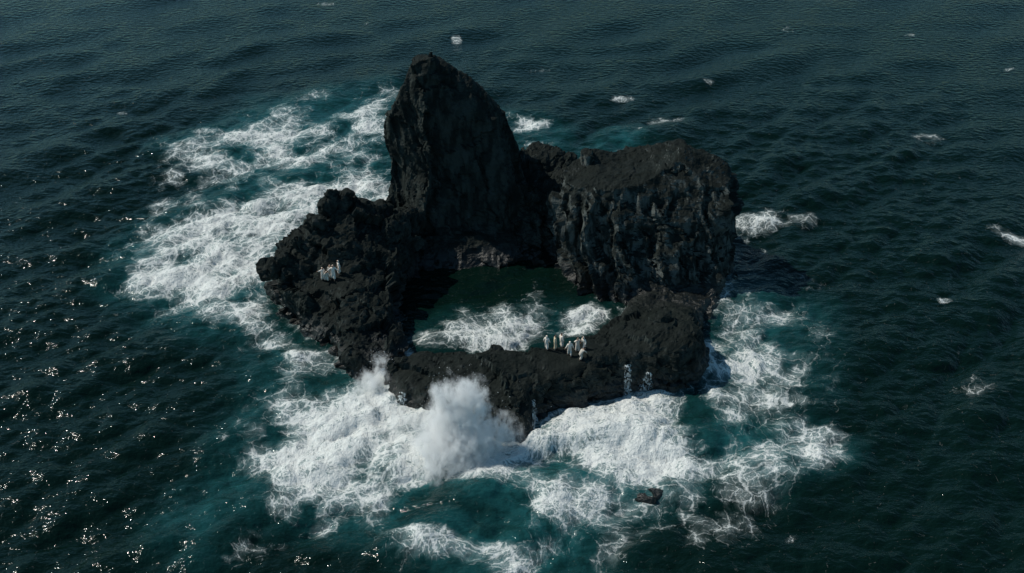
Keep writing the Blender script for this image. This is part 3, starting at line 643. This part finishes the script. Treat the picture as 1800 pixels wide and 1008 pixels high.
def spray(blobs, dens, seed, label):
    import bmesh
    B = np.array(blobs); lo = (B[:, :3] - B[:, 3:6] * 1.05).min(0) - .9; hi = (B[:, :3] + B[:, 3:6] * 1.05).max(0) + .9
    lo[2] = max(lo[2], -1.0); c, e = (lo + hi) / 2, (hi - lo) / 2
    bm = bmesh.new(); bmesh.ops.create_icosphere(bm, subdivisions=4, radius=1)
    for v in bm.verts:                                       # rounded box hull round the mist
        d = np.array(v.co[:]); s = (np.abs(d) ** 6).sum() ** (1 / 6)
        v.co = Vector(d / s * e)
    me = bpy.data.meshes.new('spray_plume'); bm.to_mesh(me); bm.free()
    o = obj('spray_plume', me, mat_spray(blobs, dens, seed), None, tuple(c))
    return tag(o, label, 'spray', 'spray plumes', 'stuff')
for a in SPRAYS: spray(*a)

# loose drops flung out of the plumes
def mat_drop():
    t = NT('spray_drop'); return t.done(t.bsdf((.82, .84, .84, 1), .35, spec=.4))
def droplets(n, blobs, label):
    r = np.random.default_rng(19); T = np.array([[1, 1, 1], [-1, -1, 1], [-1, 1, -1], [1, -1, -1]], float)
    k = r.integers(0, len(blobs), n); B = np.array(blobs)[k]
    d = r.normal(size=(n, 3)); d /= np.linalg.norm(d, axis=1, keepdims=True)
    P = B[:, :3] + d * B[:, 3:6] * (.30 + .38 * np.abs(r.normal(size=(n, 1))))
    P = P[P[:, 2] > .2]; n = len(P)
    s = .008 + .022 * r.random((n, 1, 1)) ** 2.5
    rot = r.normal(size=(n, 3, 3)); V = (P[:, None, :] + (T[None] @ np.linalg.qr(rot)[0]) * s).reshape(-1, 3)
    I = np.arange(n)[:, None, None] * 4 + np.array([[0, 1, 2], [0, 3, 1], [0, 2, 3], [1, 3, 2]])[None]
    o = obj('spray_droplets', make_mesh('spray_droplets', V, I.reshape(-1, 3), smooth=False), mat_drop())
    tag(o, label, 'spray', None, 'stuff')
droplets(4500, SPRAYS[0][0] + SPRAYS[1][0], 'loose white drops flung out around the spray plumes')

# ------------------------------------------------------------------ people in white on the rocks
def flat_mat(name, c, rough=.85):
    t = NT(name); p = pos(t); n = t.noise(p, 9.0, 3, .6)
    cc = t.mixc(t.ramp(n, .3, .7, .0, .35), c, tuple(v * .85 for v in c[:3]) + (1,))
    return t.done(t.bsdf(cc, rough, t.bump(n, .03), spec=.2))
M_SKIN = flat_mat('skin', (.42, .25, .17, 1), .6); M_HAIR = flat_mat('dark_hair', (.03, .022, .018, 1))
M_CLOTH = {'white': flat_mat('white_cloth', (.90, .80, .70, 1)), 'cream': flat_mat('cream_cloth', (.70, .58, .40, 1)), 'beige': flat_mat('beige_cloth', (.50, .46, .40, 1)), 'ivory': flat_mat('ivory_cloth', (.72, .64, .55, 1))}
M_SHOE = flat_mat('dark_shoe', (.03, .03, .03, 1)); M_EYE = flat_mat('eye', (.02, .02, .02, 1), .3)

def skinned(name, verts, edges, radii, root, mat, parent, sub=1):
    me = bpy.data.meshes.new('tmp'); me.from_pydata(verts, edges, [])
    o = bpy.data.objects.new('tmp', me); COL.objects.link(o)
    md = o.modifiers.new('skin', 'SKIN'); md.use_smooth_shade = True
    for i, r in enumerate(radii):
        sv = me.skin_vertices[0].data[i]; sv.radius = r if isinstance(r, tuple) else (r, r); sv.use_root = (i == root)
    s2 = o.modifiers.new('sub', 'SUBSURF'); s2.levels = s2.render_levels = sub
    dg = bpy.context.evaluated_depsgraph_get()
    m2 = bpy.data.meshes.new_from_object(o.evaluated_get(dg)); m2.name = name
    bpy.data.objects.remove(o); bpy.data.meshes.remove(me)
    m2.materials.clear()
    return obj(name, m2, mat, parent)

def V3(a, b, f): return tuple(a[i] + (b[i] - a[i]) * f for i in range(3))
def person(x, y, face, label, group, cloth='white', height=1.75, stride=.12, arms=None, lean=0.0, bend=0.0, hood=True, skirt=True, crouch=0.0, side=0.0):
    """local frame: faces -y, x to its own left; arms = ((elbow),(wrist)) for each side as offsets from the shoulder"""
    s = height / 1.75 * 1.06
    hits = [BVH.ray_cast(Vector((x + dx, y + dy, 40)), Vector((0, 0, -1)))[0] for dx, dy in ((0, 0), (.12, 0), (-.12, 0), (0, .12), (0, -.12))]
    zs = [h.z for h in hits if h is not None]; z = sorted(zs)[len(zs) // 2] if zs else 3.0
    root = bpy.data.objects.new('person', None); COL.objects.link(root)
    root.location = (x, y, z - .02); root.rotation_euler = (0, 0, face); root.scale = (s, s, s)
    tag(root, label, 'person', group)
    hp = .93 - crouch
    def L(px, py, pz):                     # upper-body point: lean forward about the pelvis
        dz = pz - .93
        return (px + side * dz, py - math.sin(lean) * dz, hp + math.cos(lean) * dz)
    pel, spi, che, nec = (0, 0, hp), L(0, 0, 1.13), L(0, .01, 1.36), L(0, .005, 1.49)
    hl = lean + bend
    def Hd(px, py, pz): return (nec[0] + px + side * pz, nec[1] + py * math.cos(hl) - pz * math.sin(hl), nec[2] + pz * math.cos(hl) + py * -math.sin(hl) * -1 * 0)
    h1, h2, h3, nose = Hd(0, -.01, .10), Hd(0, -.02, .18), Hd(0, -.005, .265), Hd(0, -.115, .155)
    arms = arms or (((.10, .03, -.28), (.13, -.06, -.53)), ((-.10, .03, -.28), (-.13, -.06, -.53)))
    V, E, R = [], [], []
    def add(p, r, link=None):
        V.append(p); R.append(r)
        if link is not None: E.append((link, len(V) - 1))
        return len(V) - 1
    a = add(pel, .145); b = add(spi, (.135, .11), a); c = add(che, (.165, .115), b); d = add(nec, .058, c)
    e = add(h1, .075, d); f = add(h2, .098, e); add(h3, .072, f); add(nose, .016, f)
    for sx in (1, -1): add(tuple(np.array(h2) + np.array((sx * .098, .012, -.02))), .018, f)
    robeV, robeE, robeR = [pel, spi, che], [(0, 1), (1, 2)], [.185, .172, (.195, .15)]
    cuffs = []
    for sx, (eo, wo_) in zip((1, -1), arms):
        sh = L(sx * .185, .01, 1.42); el = tuple(np.array(sh) + np.array(eo)); wr = tuple(np.array(sh) + np.array(wo_))
        i = add(sh, .062, c); i = add(el, .043, i); i = add(wr, .030, i)
        dv = np.array(wr) - np.array(el); dv /= np.linalg.norm(dv); sdv = np.cross(dv, (0, 1, .2)); sdv /= np.linalg.norm(sdv) + 1e-6; nv = np.cross(dv, sdv)
        pm = np.array(wr) + dv * .055; i = add(tuple(pm), (.038, .022), i)
        for kf, (off, ln) in enumerate(((-.030, .075), (-.010, .085), (.011, .08), (.030, .06))):
            k1 = pm + sdv * off + dv * .045; j = add(tuple(k1), .0095, i)
            j = add(tuple(k1 + dv * ln * .5 + nv * .006), .0085, j); add(tuple(k1 + dv * ln * .85 + nv * .03), .0075, j)
        th = pm - dv * .02 - sdv * .045; j = add(tuple(th), .011, i); add(tuple(th + dv * .045 - sdv * .012 + nv * .012), .0085, j)
        n0 = len(robeV); robeV += [sh, el, V3(el, wr, .92)]; robeE += [(2, n0), (n0, n0 + 1), (n0 + 1, n0 + 2)]; robeR += [.088, .068, .062]
    feet = []
    for sx in (1, -1):
        hip = (sx * .095, 0, hp - .05); ft = (sx * .11, -sx * stride, .075)
        kn = V3(hip, ft, .5); kn = (kn[0], kn[1] - .05 - crouch * .7, kn[2])
        i = add(hip, .092, a); i = add(kn, .060, i); i = add(ft, .042, i); add((ft[0], ft[1] - .16, .035), .035, i)
        feet.append(ft)
        n0 = len(robeV); robeV += [hip, kn, V3(kn, ft, .85)]; robeE += [(0, n0), (n0, n0 + 1), (n0 + 1, n0 + 2)]
        robeR += [.125, .100, .085] if not skirt else [.14, .135, .13]
    skinned('body', V, E, R, 0, M_SKIN, root)
    skinned('robe' if skirt else 'coverall', robeV, robeE, robeR, 0, M_CLOTH[cloth], root)
    for ft in feet:
        skinned('shoe', [(ft[0], ft[1] + .05, .05), (ft[0], ft[1] - .08, .045), (ft[0], ft[1] - .20, .035)], [(0, 1), (1, 2)], [.052, .052, .040], 0, M_SHOE, root)
    if hood:                               # hood open at the face, with a fall over the shoulders
        skinned('hood', [L(0, .045, 1.40), L(0, .04, 1.50), tuple(np.array(h2) + np.array((0, .035, .0))), tuple(np.array(h3) + np.array((0, .03, -.005)))],
                [(0, 1), (1, 2), (2, 3)], [(.15, .10), .095, .115, .085], 0, M_CLOTH[cloth], root)
    else:
        skinned('hair', [tuple(np.array(h1) + np.array((0, .05, 0))), tuple(np.array(h2) + np.array((0, .03, .02))), tuple(np.array(h3) + np.array((0, .005, .0)))], [(0, 1), (1, 2)], [.075, .100, .082], 0, M_HAIR, root)
    for sx in (1, -1):
        skinned('eye', [tuple(np.array(h2) + np.array((sx * .033, -.088, -.005))), tuple(np.array(h2) + np.array((sx * .033, -.094, -.005)))], [(0, 1)], [.011, .009], 0, M_EYE, root, 0)
    return root
for kw in PEOPLE: person(**kw)
